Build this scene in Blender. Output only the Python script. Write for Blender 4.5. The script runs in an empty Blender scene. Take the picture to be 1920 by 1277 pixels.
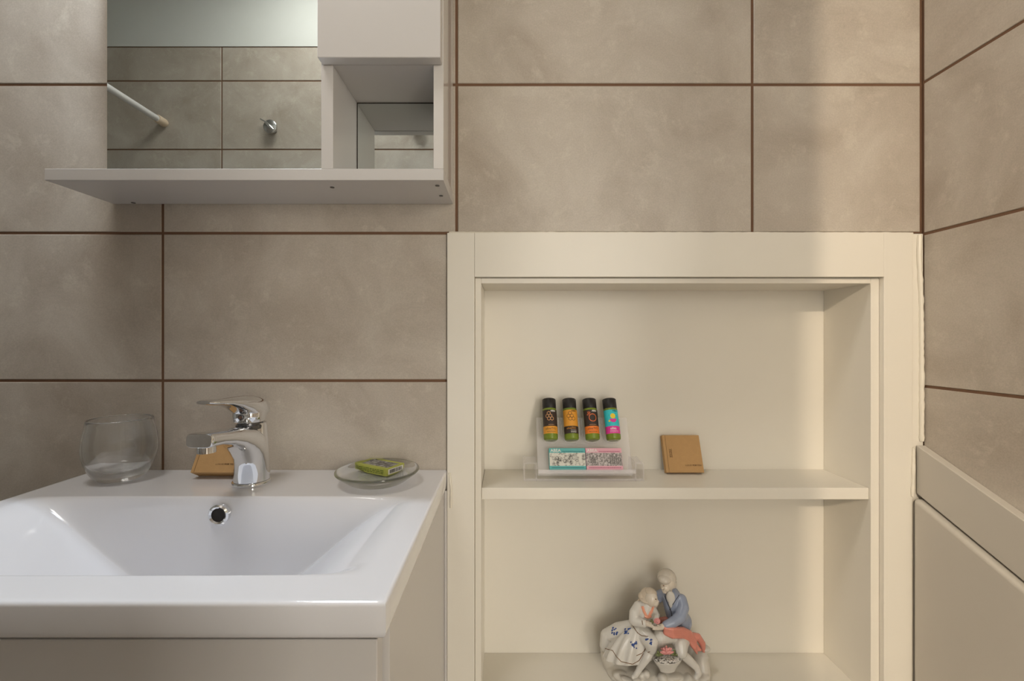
import bpy, bmesh, math, random
from mathutils import Vector, Matrix, noise
from mathutils.bvhtree import BVHTree
random.seed(7)
S = bpy.context.scene
C = S.collection
PI = math.pi

# ------------------------------------------------------------------ camera, world, lights, exposure
H = 1.07                 # camera height above the floor
PXM = 1108.0             # image pixels per metre on the tiled wall (1920 px frame)
FPX = 853.0              # focal length in pixels (16 mm lens)
D = FPX / PXM            # distance from camera to the tiled wall (wall face is Y = 0)
CX, CY = 950.0, 637.0    # vanishing point

def P(px, py, Y=0.0):
    r = (D + Y) / D
    return Vector(((px - CX) / PXM * r, Y, H + (CY - py) / PXM * r))

cd = bpy.data.cameras.new('camera'); cam = bpy.data.objects.new('camera', cd); C.objects.link(cam)
cd.sensor_width = 36; cd.lens = FPX / 1920 * 36
cd.shift_x = (960 - CX) / 1920; cd.shift_y = -(638.5 - CY) / 1920
cd.clip_start = 0.02
cam.location = (0, -D, H); cam.rotation_euler = (PI / 2, 0, 0)
S.camera = cam

w = bpy.data.worlds.new('world'); S.world = w; w.use_nodes = True
w.node_tree.nodes['Background'].inputs[0].default_value = (1.0, 0.93, 0.82, 1)
w.node_tree.nodes['Background'].inputs[1].default_value = 0.25

def area(name, loc, target, sx, sy, power, col, spread=180):
    l = bpy.data.lights.new(name, 'AREA'); l.shape = 'RECTANGLE'; l.size = sx; l.size_y = sy
    l.energy = power; l.color = col; l.spread = math.radians(spread)
    o = bpy.data.objects.new(name, l); C.objects.link(o); o.location = loc
    o.rotation_euler = (Vector(target) - Vector(loc)).to_track_quat('-Z', 'Y').to_euler()
    return o
def point(name, loc, r, power, col):
    l = bpy.data.lights.new(name, 'POINT'); l.energy = power; l.color = col; l.shadow_soft_size = r
    o = bpy.data.objects.new(name, l); C.objects.link(o); o.location = loc
    return o

# cool lamp over the mirror, ceiling light of the bathroom, unseen hall lamp and hall window beyond the doorway, plus an added hall fill
area('mirror_light', (-0.46, -0.082, H + 0.78), (-0.46, -0.082, H), 0.26, 0.03, 5.0, (0.80, 0.90, 1.0))
area('ceiling_light', (-0.55, -0.55, H + 1.36), (-0.55, -0.55, H), 0.45, 0.30, 7.2, (1.0, 0.96, 0.91))
point('hall_light', (-0.80, -3.1, H + 1.20), 0.04, 180.0, (1.0, 0.82, 0.62))
area('hall_window', (0.25, -4.5, 1.35), (0.25, 0.0, 1.25), 1.8, 1.7, 31.0, (1.0, 0.99, 0.96))
area('hall_fill_light', (2.15, -4.45, 1.30), (-0.2, 0.0, 1.15), 1.0, 2.0, 92.0, (1.0, 0.93, 0.82))  # added warm fill for the tiles under the mirror shelf, not an actual glazed door

S.view_settings.view_transform = 'Standard'; S.view_settings.look = 'None'
S.view_settings.gamma = 1.0; S.view_settings.use_curve_mapping = False
S.view_settings.exposure = 0.0
S.cycles.max_bounces = 16; S.cycles.transmission_bounces = 16; S.cycles.glossy_bounces = 8; S.cycles.transparent_max_bounces = 16

# ------------------------------------------------------------------ materials
def srgb(r, g, b):
    f = lambda c: (c / 255 / 12.92) if c / 255 <= 0.04045 else ((c / 255 + 0.055) / 1.055) ** 2.4
    return (f(r), f(g), f(b), 1)

def mat(name, col, rough=0.5, metal=0.0, trans=0.0, ior=1.45, var=0.04, scale=30, bump=0.0, bscale=200, coat=0.0, alpha=None):
    m = bpy.data.materials.new(name); m.use_nodes = True
    n = m.node_tree.nodes; l = m.node_tree.links; b = n['Principled BSDF']
    b.inputs['Roughness'].default_value = rough; b.inputs['Metallic'].default_value = metal
    b.inputs['Transmission Weight'].default_value = trans; b.inputs['IOR'].default_value = ior
    b.inputs['Coat Weight'].default_value = coat; b.inputs['Coat Roughness'].default_value = 0.05
    tc = n.new('ShaderNodeTexCoord')
    if var > 0:
        nz = n.new('ShaderNodeTexNoise'); nz.inputs['Scale'].default_value = scale; nz.inputs['Detail'].default_value = 4
        l.new(tc.outputs['Object'], nz.inputs['Vector'])
        mx = n.new('ShaderNodeMix'); mx.data_type = 'RGBA'
        mx.inputs[6].default_value = tuple(max(0, c * (1 - var)) for c in col[:3]) + (1,)
        mx.inputs[7].default_value = tuple(min(1, c * (1 + var)) for c in col[:3]) + (1,)
        l.new(nz.outputs['Fac'], mx.inputs[0]); l.new(mx.outputs[2], b.inputs['Base Color'])
    else:
        b.inputs['Base Color'].default_value = col
    if bump > 0:
        nb = n.new('ShaderNodeTexNoise'); nb.inputs['Scale'].default_value = bscale; nb.inputs['Detail'].default_value = 3
        l.new(tc.outputs['Object'], nb.inputs['Vector'])
        bp = n.new('ShaderNodeBump'); bp.inputs['Strength'].default_value = bump; bp.inputs['Distance'].default_value = 0.001
        l.new(nb.outputs['Fac'], bp.inputs['Height']); l.new(bp.outputs['Normal'], b.inputs['Normal'])
    return m

def tile_mat():
    m = bpy.data.materials.new('stone_look_tile'); m.use_nodes = True
    n = m.node_tree.nodes; l = m.node_tree.links; b = n['Principled BSDF']
    b.inputs['Roughness'].default_value = 0.42
    geo = n.new('ShaderNodeNewGeometry'); oi = n.new('ShaderNodeObjectInfo')
    ml = n.new('ShaderNodeVectorMath'); ml.operation = 'SCALE'; ml.inputs[3].default_value = 9.0
    l.new(oi.outputs['Random'], ml.inputs[0])
    ad = n.new('ShaderNodeVectorMath'); ad.operation = 'ADD'
    l.new(geo.outputs['Position'], ad.inputs[0]); l.new(ml.outputs[0], ad.inputs[1])
    def nz(sc, det, rough=0.6, dist=0.0):
        x = n.new('ShaderNodeTexNoise'); x.inputs['Scale'].default_value = sc; x.inputs['Detail'].default_value = det
        x.inputs['Roughness'].default_value = rough; x.inputs['Distortion'].default_value = dist
        l.new(ad.outputs[0], x.inputs['Vector']); return x
    a = nz(6, 6, 0.62, 0.6); c = nz(26, 8, 0.75, 0.3); f = nz(420, 2)
    r1 = n.new('ShaderNodeValToRGB'); r1.color_ramp.elements[0].position = 0.3; r1.color_ramp.elements[1].position = 0.7
    r1.color_ramp.elements[0].color = srgb(165, 154, 141); r1.color_ramp.elements[1].color = srgb(193, 185, 174)
    l.new(a.outputs['Fac'], r1.inputs[0])
    r2 = n.new('ShaderNodeValToRGB'); r2.color_ramp.elements[0].position = 0.54; r2.color_ramp.elements[1].position = 0.78
    r2.color_ramp.elements[0].color = (0, 0, 0, 1); r2.color_ramp.elements[1].color = (0.75, 0.75, 0.75, 1)
    l.new(c.outputs['Fac'], r2.inputs[0])
    mx = n.new('ShaderNodeMix'); mx.data_type = 'RGBA'; mx.inputs[7].default_value = srgb(205, 198, 185)
    l.new(r2.outputs[0], mx.inputs[0]); l.new(r1.outputs[0], mx.inputs[6])
    m2 = n.new('ShaderNodeMix'); m2.data_type = 'RGBA'; m2.blend_type = 'OVERLAY'; m2.inputs[0].default_value = 0.16
    l.new(mx.outputs[2], m2.inputs[6]); l.new(f.outputs['Fac'], m2.inputs[7])
    l.new(m2.outputs[2], b.inputs['Base Color'])
    bp = n.new('ShaderNodeBump'); bp.inputs['Strength'].default_value = 0.12; bp.inputs['Distance'].default_value = 0.001
    l.new(c.outputs['Fac'], bp.inputs['Height']); l.new(bp.outputs['Normal'], b.inputs['Normal'])
    return m

def print_mat(name, dark, light, scale, lo=0.42, hi=0.58, det=6):
    m = bpy.data.materials.new(name); m.use_nodes = True
    n = m.node_tree.nodes; l = m.node_tree.links; b = n['Principled BSDF']; b.inputs['Roughness'].default_value = 0.5
    tc = n.new('ShaderNodeTexCoord'); x = n.new('ShaderNodeTexNoise'); x.inputs['Scale'].default_value = scale
    x.inputs['Detail'].default_value = det; x.inputs['Roughness'].default_value = 0.7
    l.new(tc.outputs['Object'], x.inputs['Vector'])
    r = n.new('ShaderNodeValToRGB'); r.color_ramp.elements[0].position = lo; r.color_ramp.elements[1].position = hi
    r.color_ramp.elements[0].color = dark; r.color_ramp.elements[1].color = light
    l.new(x.outputs['Fac'], r.inputs[0]); l.new(r.outputs[0], b.inputs['Base Color'])
    return m

M = {}
M['tile'] = tile_mat()
M['grout'] = mat('brown_grout', srgb(112, 84, 64), 0.9, bump=0.3, bscale=600)
M['paint'] = mat('cream_gloss_paint', srgb(229, 224, 213), 0.38, var=0.02, scale=12, bump=0.06, bscale=60)
M['panelpaint'] = mat('grey_white_panel_paint', srgb(194, 188, 178), 0.5, var=0.02, scale=14, bump=0.06, bscale=90)
M['wallpaint'] = mat('white_wall_paint', srgb(216, 218, 214), 0.8, var=0.02, bump=0.1)
M['caulk'] = mat('glossy_white_caulk', srgb(228, 222, 208), 0.18, var=0.02)
M['board'] = mat('white_laminate', srgb(203, 200, 198), 0.32, var=0.01)
M['boardgloss'] = mat('white_gloss_laminate', srgb(214, 211, 208), 0.08, var=0.01)
M['mirror'] = mat('silvered_mirror', (0.74, 0.78, 0.765, 1), 0.004, 1.0, var=0)
M['dark'] = mat('dark_gap', srgb(52, 46, 40), 0.8)
M['ceramic'] = mat('white_ceramic_glaze', srgb(226, 226, 230), 0.10, var=0.005, coat=0.4)
M['chrome'] = mat('polished_chrome', (0.80, 0.81, 0.83, 1), 0.035, 1.0, var=0)
M['satin'] = mat('satin_chrome', (0.62, 0.63, 0.64, 1), 0.22, 1.0, var=0)
M['darkchrome'] = mat('dark_steel', (0.16, 0.16, 0.17, 1), 0.2, 1.0, var=0)
M['black'] = mat('black_plastic', srgb(38, 36, 36), 0.45)
M['hole'] = mat('dark_overflow_hole', srgb(30, 24, 20), 0.7)
M['glass'] = mat('clear_glass', (0.98, 0.99, 0.99, 1), 0.0, 0.0, 1.0, 1.47, var=0)
M['acrylic'] = mat('clear_acrylic', (0.93, 0.90, 0.93, 1), 0.08, 0.0, 0.0, 1.45, var=0)
M['acrylic'].node_tree.nodes['Principled BSDF'].inputs['Alpha'].default_value = 0.20
M['glass'].node_tree.nodes['Principled BSDF'].inputs['Alpha'].default_value = 0.86
M['kraft'] = mat('kraft_cardboard', srgb(186, 148, 100), 0.8, var=0.08, scale=120, bump=0.15, bscale=500)
M['kraftdark'] = mat('kraft_print_ink', srgb(92, 66, 38), 0.8)
M['greenbox'] = mat('green_soap_carton', srgb(174, 178, 84), 0.5, var=0.06)
M['greenink'] = mat('dark_green_ink', srgb(62, 84, 24), 0.6)
M['white'] = mat('white_print', srgb(232, 230, 224), 0.5)
M['ink'] = mat('black_ink', srgb(40, 38, 36), 0.6)
M['photo'] = print_mat('grey_photo_print', srgb(88, 84, 82), srgb(172, 170, 164), 120)
M['oil'] = mat('green_shampoo_bottle', srgb(118, 136, 48), 0.12, var=0.05)
M['lab_dark'] = mat('charcoal_label', srgb(58, 48, 44), 0.45)
M['lab_gold'] = mat('gold_label', srgb(226, 158, 58), 0.45)
M['lab_orange'] = mat('orange_label', srgb(240, 132, 52), 0.45)
M['lab_cyan'] = mat('turquoise_label', srgb(60, 200, 208), 0.45)
M['lab_pink'] = mat('magenta_label', srgb(226, 62, 158), 0.45)
M['line_peach'] = mat('peach_line_print', srgb(236, 178, 120), 0.45)
M['line_orange'] = mat('orange_line_print', srgb(238, 120, 60), 0.45)
M['line_brown'] = mat('brown_line_print', srgb(84, 56, 18), 0.45)
M['yellow'] = mat('yellow_print', srgb(246, 214, 60), 0.45)
M['teal'] = mat('teal_carton', srgb(98, 178, 178), 0.5, var=0.05)
M['tealink'] = mat('teal_ink', srgb(40, 110, 118), 0.5)
M['pinkbox'] = mat('pink_carton', srgb(226, 170, 184), 0.5, var=0.05)
M['pinkink'] = mat('rose_ink', srgb(170, 84, 116), 0.5)
M['engrave1'] = print_mat('ink_drawing_print', srgb(96, 92, 88), srgb(214, 212, 202), 150, 0.36, 0.52)
M['engrave2'] = print_mat('town_engraving_print', srgb(104, 98, 96), srgb(206, 198, 196), 260, 0.40, 0.60)
M['porcelain'] = mat('porcelain_glaze', srgb(214, 211, 205), 0.22, var=0.04, scale=60, coat=0.3)
M['porcrock'] = mat('porcelain_rock_tint', srgb(208, 203, 194), 0.3, var=0.10, scale=50, coat=0.2)
M['skin'] = mat('porcelain_skin', srgb(216, 206, 192), 0.22, var=0.02, coat=0.3)
M['hair'] = mat('porcelain_hair_beige', srgb(206, 192, 174), 0.25, var=0.08, scale=160, coat=0.3)
M['hairgrey'] = mat('porcelain_hair_grey', srgb(206, 198, 186), 0.25, var=0.08, scale=160, coat=0.3)
M['bluejacket'] = mat('porcelain_blue_jacket', srgb(150, 160, 182), 0.22, var=0.10, scale=80, coat=0.3)
M['coral'] = mat('porcelain_coral_cloth', srgb(218, 140, 124), 0.22, var=0.08, scale=90, coat=0.3)
M['corallight'] = mat('porcelain_coral_collar', srgb(236, 164, 136), 0.25, coat=0.3)
M['gold'] = mat('gold_brown_line', srgb(120, 88, 56), 0.4)
M['cobalt'] = mat('cobalt_flower_paint', srgb(50, 78, 142), 0.3)
M['rose'] = mat('porcelain_pink_flower', srgb(222, 150, 148), 0.25, coat=0.3)
M['leaf'] = mat('porcelain_green_leaf', srgb(112, 120, 78), 0.3)
M['floor'] = mat('grey_floor_tile', srgb(150, 142, 132), 0.5, var=0.05)
M['beige'] = mat('beige_rubber_cap', srgb(222, 204, 180), 0.5)
M['rodwhite'] = mat('white_enamel_tube', srgb(225, 225, 226), 0.25, var=0.01)
M['red'] = mat('dark_mark', srgb(96, 72, 62), 0.4)

# ------------------------------------------------------------------ mesh helpers
WM = {}
class MB:
    def __init__(s): s.v = []; s.f = []
    def add(s, vs, fs):
        o = len(s.v); s.v += [Vector(p) for p in vs]; s.f += [tuple(i + o for i in f) for f in fs]; return s
    def box(s, a, b):
        x0, y0, z0 = (min(a[i], b[i]) for i in range(3)); x1, y1, z1 = (max(a[i], b[i]) for i in range(3))
        return s.add([(x0,y0,z0),(x1,y0,z0),(x1,y1,z0),(x0,y1,z0),(x0,y0,z1),(x1,y0,z1),(x1,y1,z1),(x0,y1,z1)],
                     [(0,3,2,1),(4,5,6,7),(0,1,5,4),(1,2,6,5),(2,3,7,6),(3,0,4,7)])
    def loft(s, rings, cap=True, closed=True):
        n = len(rings[0]); vs = [p for r in rings for p in r]; fs = []
        for k in range(len(rings) - 1):
            for i in range(n if closed else n - 1):
                j = (i + 1) % n
                fs.append((k*n+i, k*n+j, (k+1)*n+j, (k+1)*n+i))
        if cap:
            fs.append(tuple(reversed(range(n)))); fs.append(tuple((len(rings)-1)*n + i for i in range(n)))
        return s.add(vs, fs)
    def lathe(s, prof, c=(0,0,0), n=40, cap=False):
        c = Vector(c)
        return s.loft([[c + Vector((r*math.cos(2*PI*i/n), r*math.sin(2*PI*i/n), z)) for i in range(n)] for r, z in prof], cap)
    def tube(s, pts, rad, n=10):
        pts = [Vector(p) for p in pts]; rings = []
        rr = rad if isinstance(rad, (list, tuple)) else [rad] * len(pts)
        up = None
        for i, p in enumerate(pts):
            t = (pts[min(i+1, len(pts)-1)] - pts[max(i-1, 0)]).normalized()
            if up is None:
                up = Vector((0,0,1)) if abs(t.z) < 0.9 else Vector((1,0,0))
            a = t.cross(up).normalized(); up = a.cross(t).normalized()
            rings.append([p + (a*math.cos(2*PI*k/n) + up*math.sin(2*PI*k/n)) * rr[i] for k in range(n)])
        return s.loft(rings)
    def ell(s, c, r, n=16, m=10, rot=None):
        c = Vector(c); vs = []; fs = []
        for j in range(1, m):
            t = PI * j / m
            for i in range(n):
                a = 2*PI*i/n; p = Vector((r[0]*math.sin(t)*math.cos(a), r[1]*math.sin(t)*math.sin(a), r[2]*math.cos(t)))
                if rot is not None: p = rot @ p
                vs.append(c + p)
        top = len(vs); e = Vector((0,0,r[2])); e = rot @ e if rot is not None else e
        vs += [c + e, c - e]
        for j in range(m-2):
            for i in range(n):
                k = (i+1) % n; fs.append((j*n+i, (j+1)*n+i, (j+1)*n+k, j*n+k))
        for i in range(n):
            k = (i+1) % n; fs.append((top, i, k)); fs.append((top+1, (m-2)*n+k, (m-2)*n+i))
        return s.add(vs, fs)
    def mesh(s, name):
        me = bpy.data.meshes.new(name); me.from_pydata([tuple(p) for p in s.v], [], s.f); me.update(); return me
    def build(s, name, m, parent=None, smooth=False, bevel=0.0, seg=2, local=False, fix=True, sub=0):
        me = s.mesh(name)
        if fix:
            b = bmesh.new(); b.from_mesh(me); bmesh.ops.recalc_face_normals(b, faces=b.faces); b.to_mesh(me); b.free()
        return link(name, me, m, parent, smooth, bevel, seg, local, sub)

def link(name, me, m, parent=None, smooth=False, bevel=0.0, seg=2, local=False, sub=0):
    o = bpy.data.objects.new(name, me); C.objects.link(o)
    if m is not None:
        me.materials.clear(); me.materials.append(M[m] if isinstance(m, str) else m)
    if smooth or bevel:
        for p in me.polygons: p.use_smooth = True
    if bevel:
        bv = o.modifiers.new('bevel', 'BEVEL'); bv.width = bevel; bv.segments = seg; bv.limit_method = 'ANGLE'; bv.harden_normals = False
        try: me.set_sharp_from_angle(angle=math.radians(180))
        except Exception: pass
        wn = o.modifiers.new('wn', 'WEIGHTED_NORMAL'); wn.keep_sharp = True
    elif smooth:
        try: me.set_sharp_from_angle(angle=math.radians(50))
        except Exception: pass
    if sub:
        sm = o.modifiers.new('sub', 'SUBSURF'); sm.levels = sub; sm.render_levels = sub
    setparent(o, parent, local)
    return o

def setparent(o, parent, local):
    wm = Matrix.Identity(4)
    if parent is not None:
        o.parent = parent; pw = WM.get(parent.name, Matrix.Identity(4))
        if local: wm = pw.copy()
        else: o.matrix_parent_inverse = pw.inverted()
    WM[o.name] = wm

def thing(name, label, cat, loc=(0,0,0), rot=(0,0,0), group=None):
    o = bpy.data.objects.new(name, None); C.objects.link(o); o.empty_display_size = 0.03
    o.location = loc; o.rotation_euler = rot
    from mathutils import Euler
    WM[o.name] = Matrix.Translation(Vector(loc)) @ Euler(rot).to_matrix().to_4x4()
    return tag(o, label, cat, group)
def tag(o, label, cat, group=None):
    o['label'] = label; o['category'] = cat
    if group: o['group'] = group
    return o
def struct(o, label=None):
    o['kind'] = 'structure'
    if label: o['label'] = label
    return o

def text2d(body, size, bold=0.0, align='CENTER'):
    cu = bpy.data.curves.new('t', 'FONT'); cu.body = body; cu.size = size; cu.align_x = align; cu.align_y = 'CENTER'
    cu.offset = bold; cu.resolution_u = 2
    ob = bpy.data.objects.new('t', cu); C.objects.link(ob)
    me = bpy.data.meshes.new_from_object(ob)
    vs = [(v.co.x, v.co.y) for v in me.vertices]; fs = [tuple(p.vertices) for p in me.polygons]
    bpy.data.objects.remove(ob); bpy.data.meshes.remove(me); bpy.data.curves.remove(cu)
    return vs, fs

def clip(poly, a, b, c):        # keep a*u + b*v + c >= 0
    out = []
    for i in range(len(poly)):
        p, q = poly[i], poly[(i+1) % len(poly)]
        dp, dq = a*p[0]+b*p[1]+c, a*q[0]+b*q[1]+c
        if dp >= 0: out.append(p)
        if (dp >= 0) != (dq >= 0):
            t = dp / (dp - dq); out.append((p[0]+t*(q[0]-p[0]), p[1]+t*(q[1]-p[1])))
    return out
def tile(poly, fn, parent, th=0.008, bev=0.0009):
    # poly counter-clockwise in (u, v); fn(u, v, d) -> world, d = height above the wall
    n = len(poly)
    if n < 3: return
    area2 = sum(poly[i][0]*poly[(i+1)%n][1]-poly[(i+1)%n][0]*poly[i][1] for i in range(n))
    if abs(area2) < 1e-4: return
    if area2 < 0: poly = poly[::-1]
    ins = []
    for i in range(n):
        p0, p1, p2 = Vector(poly[i-1]), Vector(poly[i]), Vector(poly[(i+1)%n])
        d1 = (p1-p0).normalized(); d2 = (p2-p1).normalized()
        n1 = Vector((-d1.y, d1.x)); n2 = Vector((-d2.y, d2.x)); k = 1 + n1.dot(n2)
        ins.append(p1 + (n1+n2) * (bev / max(k, 0.2)))
    mb = MB()
    mb.loft([[fn(p[0], p[1], -th) for p in poly], [fn(p[0], p[1], -bev) for p in poly], [fn(p[0], p[1], 0) for p in ins]])
    mb.build('tile', 'tile', parent)

# ------------------------------------------------------------------ room shell
XL, XR = -2.0, 0.702
ZF, ZC = 0.0, H + 1.38
YB = -0.92                       # tiled wall behind the camera
JW = 0.0046                      # joint width
zt = H + 1.071                   # top of the tiling
X838 = (838 - CX) / PXM
def zpx(y): return H + (CY - y) / PXM
def xpx(x): return (x - CX) / PXM

mb = MB()
mb.box((XL, 0.0016, ZF), (X838 + 0.0005, 0.15, ZC))
mb.box((X838 + 0.0005, 0.0016, zpx(437)), (XR + 0.1, 0.15, ZC))
wb = struct(mb.build('wall_back', 'grout'))
cols = [xpx(x) for x in (-2465, -1911, -1357, -803, -249, 304.5, 856, 1411)] + [XR]
rows = [zpx(437) - 0.25 * k for k in range(4, 0, -1)] + [zpx(437) + (zpx(158.5) - zpx(437)) * k for k in range(0, 5)]
rows = [r for r in rows if r < zt - 0.03] + [zt]
rows = [ZF] + [r for r in rows if r > 0.05]
j = JW / 2
bfn = lambda u, v, d: Vector((u, -d, v))
for a, b in zip(rows[:-1], rows[1:]):
    for c0, c1 in zip(cols[:-1], cols[1:]):
        x0, x1 = max(c0 + j, XL), c1 - j
        if b < zpx(437) + 0.01:
            x1 = min(x1, X838)
        if x1 - x0 < 0.01: continue
        tile([(x0, a + j), (x1, a + j), (x1, b - j), (x0, b - j)], bfn, wb)
struct(MB().box((XL, -0.001, zt + 0.001), (XR, 0.0015, ZC)).build('trim_3', 'wallpaint'))

# right wall, its tiling cut along the slope of the panelling below
SLK = 0.3986; SLZ = zpx(833)
wr = struct(MB().box((XR + 0.0016, YB - 0.1, ZF), (XR + 0.12, 0.0, ZC)).build('wall_right', 'grout'))
rrows = [zpx(y) for y in (1860, 1576, 1292, 1008, 724, 440, 157, -126, -409)] + [zt]
rfn = lambda u, v, d: Vector((XR - d, u, v))
yc = [-0.002, -0.5, -0.92]
for a, b in zip(rrows[:-1], rrows[1:]):
    for y1, y0 in zip(yc[:-1], yc[1:]):
        poly = [(y0 + j, a + j), (y1 - j, a + j), (y1 - j, b - j), (y0 + j, b - j)]
        poly = clip(poly, -SLK, 1.0, -SLZ)
        if len(poly) >= 3: tile(poly, rfn, wr)
struct(MB().box((XR - 0.001, YB, zt + 0.001), (XR + 0.0015, 0, ZC)).build('trim_4', 'wallpaint'))

def yz_prism(pts, x0, x1):
    return MB().loft([[(x0, y, z) for y, z in pts], [(x1, y, z) for y, z in pts]])
dz = SLK * YB
b1 = zpx(922.5)
struct(yz_prism([(-0.007, SLZ), (YB, SLZ + dz), (YB, b1 + dz), (-0.007, b1)], xpx(1711), XR - 0.0002).build('trim_1', 'panelpaint', bevel=0.0015),
       'sloping pale rail capping the panel on the right wall')
p1 = b1 - 0.0022
struct(yz_prism([(-0.0095, p1 - 0.004), (-0.018, p1 + SLK * -0.018), (YB, p1 + dz), (YB, 0.001), (-0.0095, 0.001)], xpx(1702), XR - 0.0002).build('trim_2', 'panelpaint', bevel=0.006, seg=4),
       'pale painted panel under the sloping rail on the right wall')

# wall behind the camera with the doorway to the hall
DX0, DX1, DH = 0.092, 0.672, 2.06
mb = MB()
mb.box((XL, YB - 0.1, ZF), (DX0, YB - 0.0016, ZC)); mb.box((DX1, YB - 0.1, ZF), (XR + 0.12, YB - 0.0016, ZC))
mb.box((DX0, YB - 0.1, DH), (DX1, YB - 0.0016, ZC))
wf = struct(mb.build('wall_front', 'grout'))
vs_ = FPX / ((D - 0.013) + (-YB - 0.013))
fz = [H + (CY - 280.5) / vs_ - 0.25 * k for k in range(7, -1, -1)] + [H + (CY - 152) / vs_, zt]
fz = [0.0] + [z for z in fz if z > 0.05]
fx0 = (416 - CX) / vs_
fx = [XL, fx0 - 0.5, fx0, fx0 + 0.5, fx0 + 1.0, DX0]
ffn = lambda u, v, d: Vector((-u, YB + d, v))
for a, b in zip(fz[:-1], fz[1:]):
    for c0, c1 in zip(fx[:-1], fx[1:]):
        tile([(-c1 + j, a + j), (-c0 - j, a + j), (-c0 - j, b - j), (-c1 + j, b - j)], ffn, wf)
struct(MB().box((XL, YB - 0.0015, zt + 0.001), (XR, YB + 0.001, ZC)).build('trim_5', 'wallpaint'))
struct(MB().box((XL, YB - 0.1, ZF - 0.05), (XR + 0.1, 0.15, ZF)).build('floor', 'floor'))
struct(MB().box((XL, YB - 0.1, ZC), (XR + 0.12, 0.15, ZC + 0.05)).build('ceiling', 'wallpaint'))
struct(MB().box((XL - 0.1, YB - 0.1, ZF), (XL, 0.15, ZC)).build('wall_left', 'wallpaint'))
# hall beyond the doorway
struct(MB().box((-2.6, -4.6, ZF - 0.05), (3.6, YB - 0.1, ZF)).build('floor_hall', 'floor'))
struct(MB().box((-2.6, -4.6, 2.5), (3.6, YB - 0.1, 2.55)).build('ceiling_hall', 'wallpaint'))
mb = MB().box((-2.65, -4.65, ZF), (-2.6, YB - 0.1, 2.5)); struct(mb.build('wall_hall_left', 'wallpaint'))
struct(MB().box((3.6, -4.65, ZF), (3.65, YB - 0.1, 2.5)).build('wall_hall_right', 'wallpaint'))
struct(MB().box((-2.65, -4.7, ZF), (3.65, -4.6, 2.5)).build('wall_hall_back', 'wallpaint'))

# ------------------------------------------------------------------ recessed shelf unit
FY = -0.006
u = thing('recessed_shelf_unit', 'cream painted recessed shelves with a wide flat frame, right of the washbasin', 'shelf unit', (0.29, 0.06, 0))
ND = 0.119
nx0, nx1, ntop = xpx(902), xpx(1636), zpx(531)
nbot = H - 0.612
ox0, ox1, otop = xpx(890), xpx(1652), zpx(520)
def ub(name, a, b, bev=0.0008, m='paint', parent=u): return MB().box(a, b).build(name, m, parent, bevel=bev)
ub('frame_stile', (X838 + 0.001, FY, 0.002), (ox0, 0.03, zpx(438)))
ub('frame_stile', (ox1, FY, 0.002), (xpx(1705), 0.03, zpx(438)))
ub('frame_rail', (ox0 + 0.0002, FY - 0.0003, otop), (ox1 - 0.0002, 0.03, zpx(438)))
ub('filler_strip', (xpx(1705.4), FY + 0.002, 0.002), (XR - 0.0003, 0.03, zpx(439)), 0.0015)
ub('bead', (ox0 + 0.0004, 0.0035, nbot), (nx0, ND, otop - 0.0008))
ub('bead', (nx1, 0.0035, nbot), (ox1 - 0.0004, ND, otop - 0.0008))
ub('bead', (nx0, 0.0038, ntop), (nx1, ND, otop - 0.0008))
ub('back_panel', (ox0, ND, 0.002), (ox1, ND + 0.02, otop), 0)
shz = H - 0.2533
ub('shelf', (nx0 + 0.0003, 0.0075, shz - 0.020), (nx1 - 0.0003, ND, shz), 0.0012)
ub('bottom_shelf', (ox0 + 0.0004, 0.004, nbot - 0.022), (ox1 - 0.0004, ND, nbot), 0.0012)
ub('base_panel', (ox0 + 0.0004, 0.006, 0.002), (ox1 - 0.0004, 0.02, nbot - 0.0225), 0.001)
# wavy sealant along the frame
def sealant(pts, r, name='sealant_bead'):
    mb = MB(); P_ = []; R_ = []
    for k in range(len(pts) - 1):
        a, b = Vector(pts[k]), Vector(pts[k+1]); n = max(2, int((b - a).length / 0.006))
        for i in range(n):
            p = a.lerp(b, i / n); P_.append(p); R_.append(r * (0.75 + 0.6 * abs(noise.noise(p * 60))))
    P_.append(Vector(pts[-1])); R_.append(r * 0.7)
    mb.tube(P_, R_, 8); return mb.build(name, 'caulk', u, smooth=True)
sealant([(xpx(1719), FY + 0.001, zpx(442)), (xpx(1717), FY, zpx(480)), (xpx(1722), FY + 0.001, zpx(560)), (xpx(1723), FY + 0.001, zpx(700)), (xpx(1722), FY, zpx(826))], 0.0042)
sealant([(xpx(842), 0.001, zpx(436.5)), (xpx(1180), 0.001, zpx(437)), (xpx(1712), 0.001, zpx(437.5))], 0.0026)
sealant([(xpx(1706), FY - 0.001, zpx(838)), (xpx(1705), FY - 0.001, zpx(900)), (xpx(1703), FY - 0.002, zpx(928))], 0.0028)
sealant([(xpx(843.5), FY - 0.0004, zpx(884)), (xpx(847), FY - 0.0008, zpx(915)), (xpx(846), FY - 0.0004, zpx(950))], 0.0022)

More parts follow.
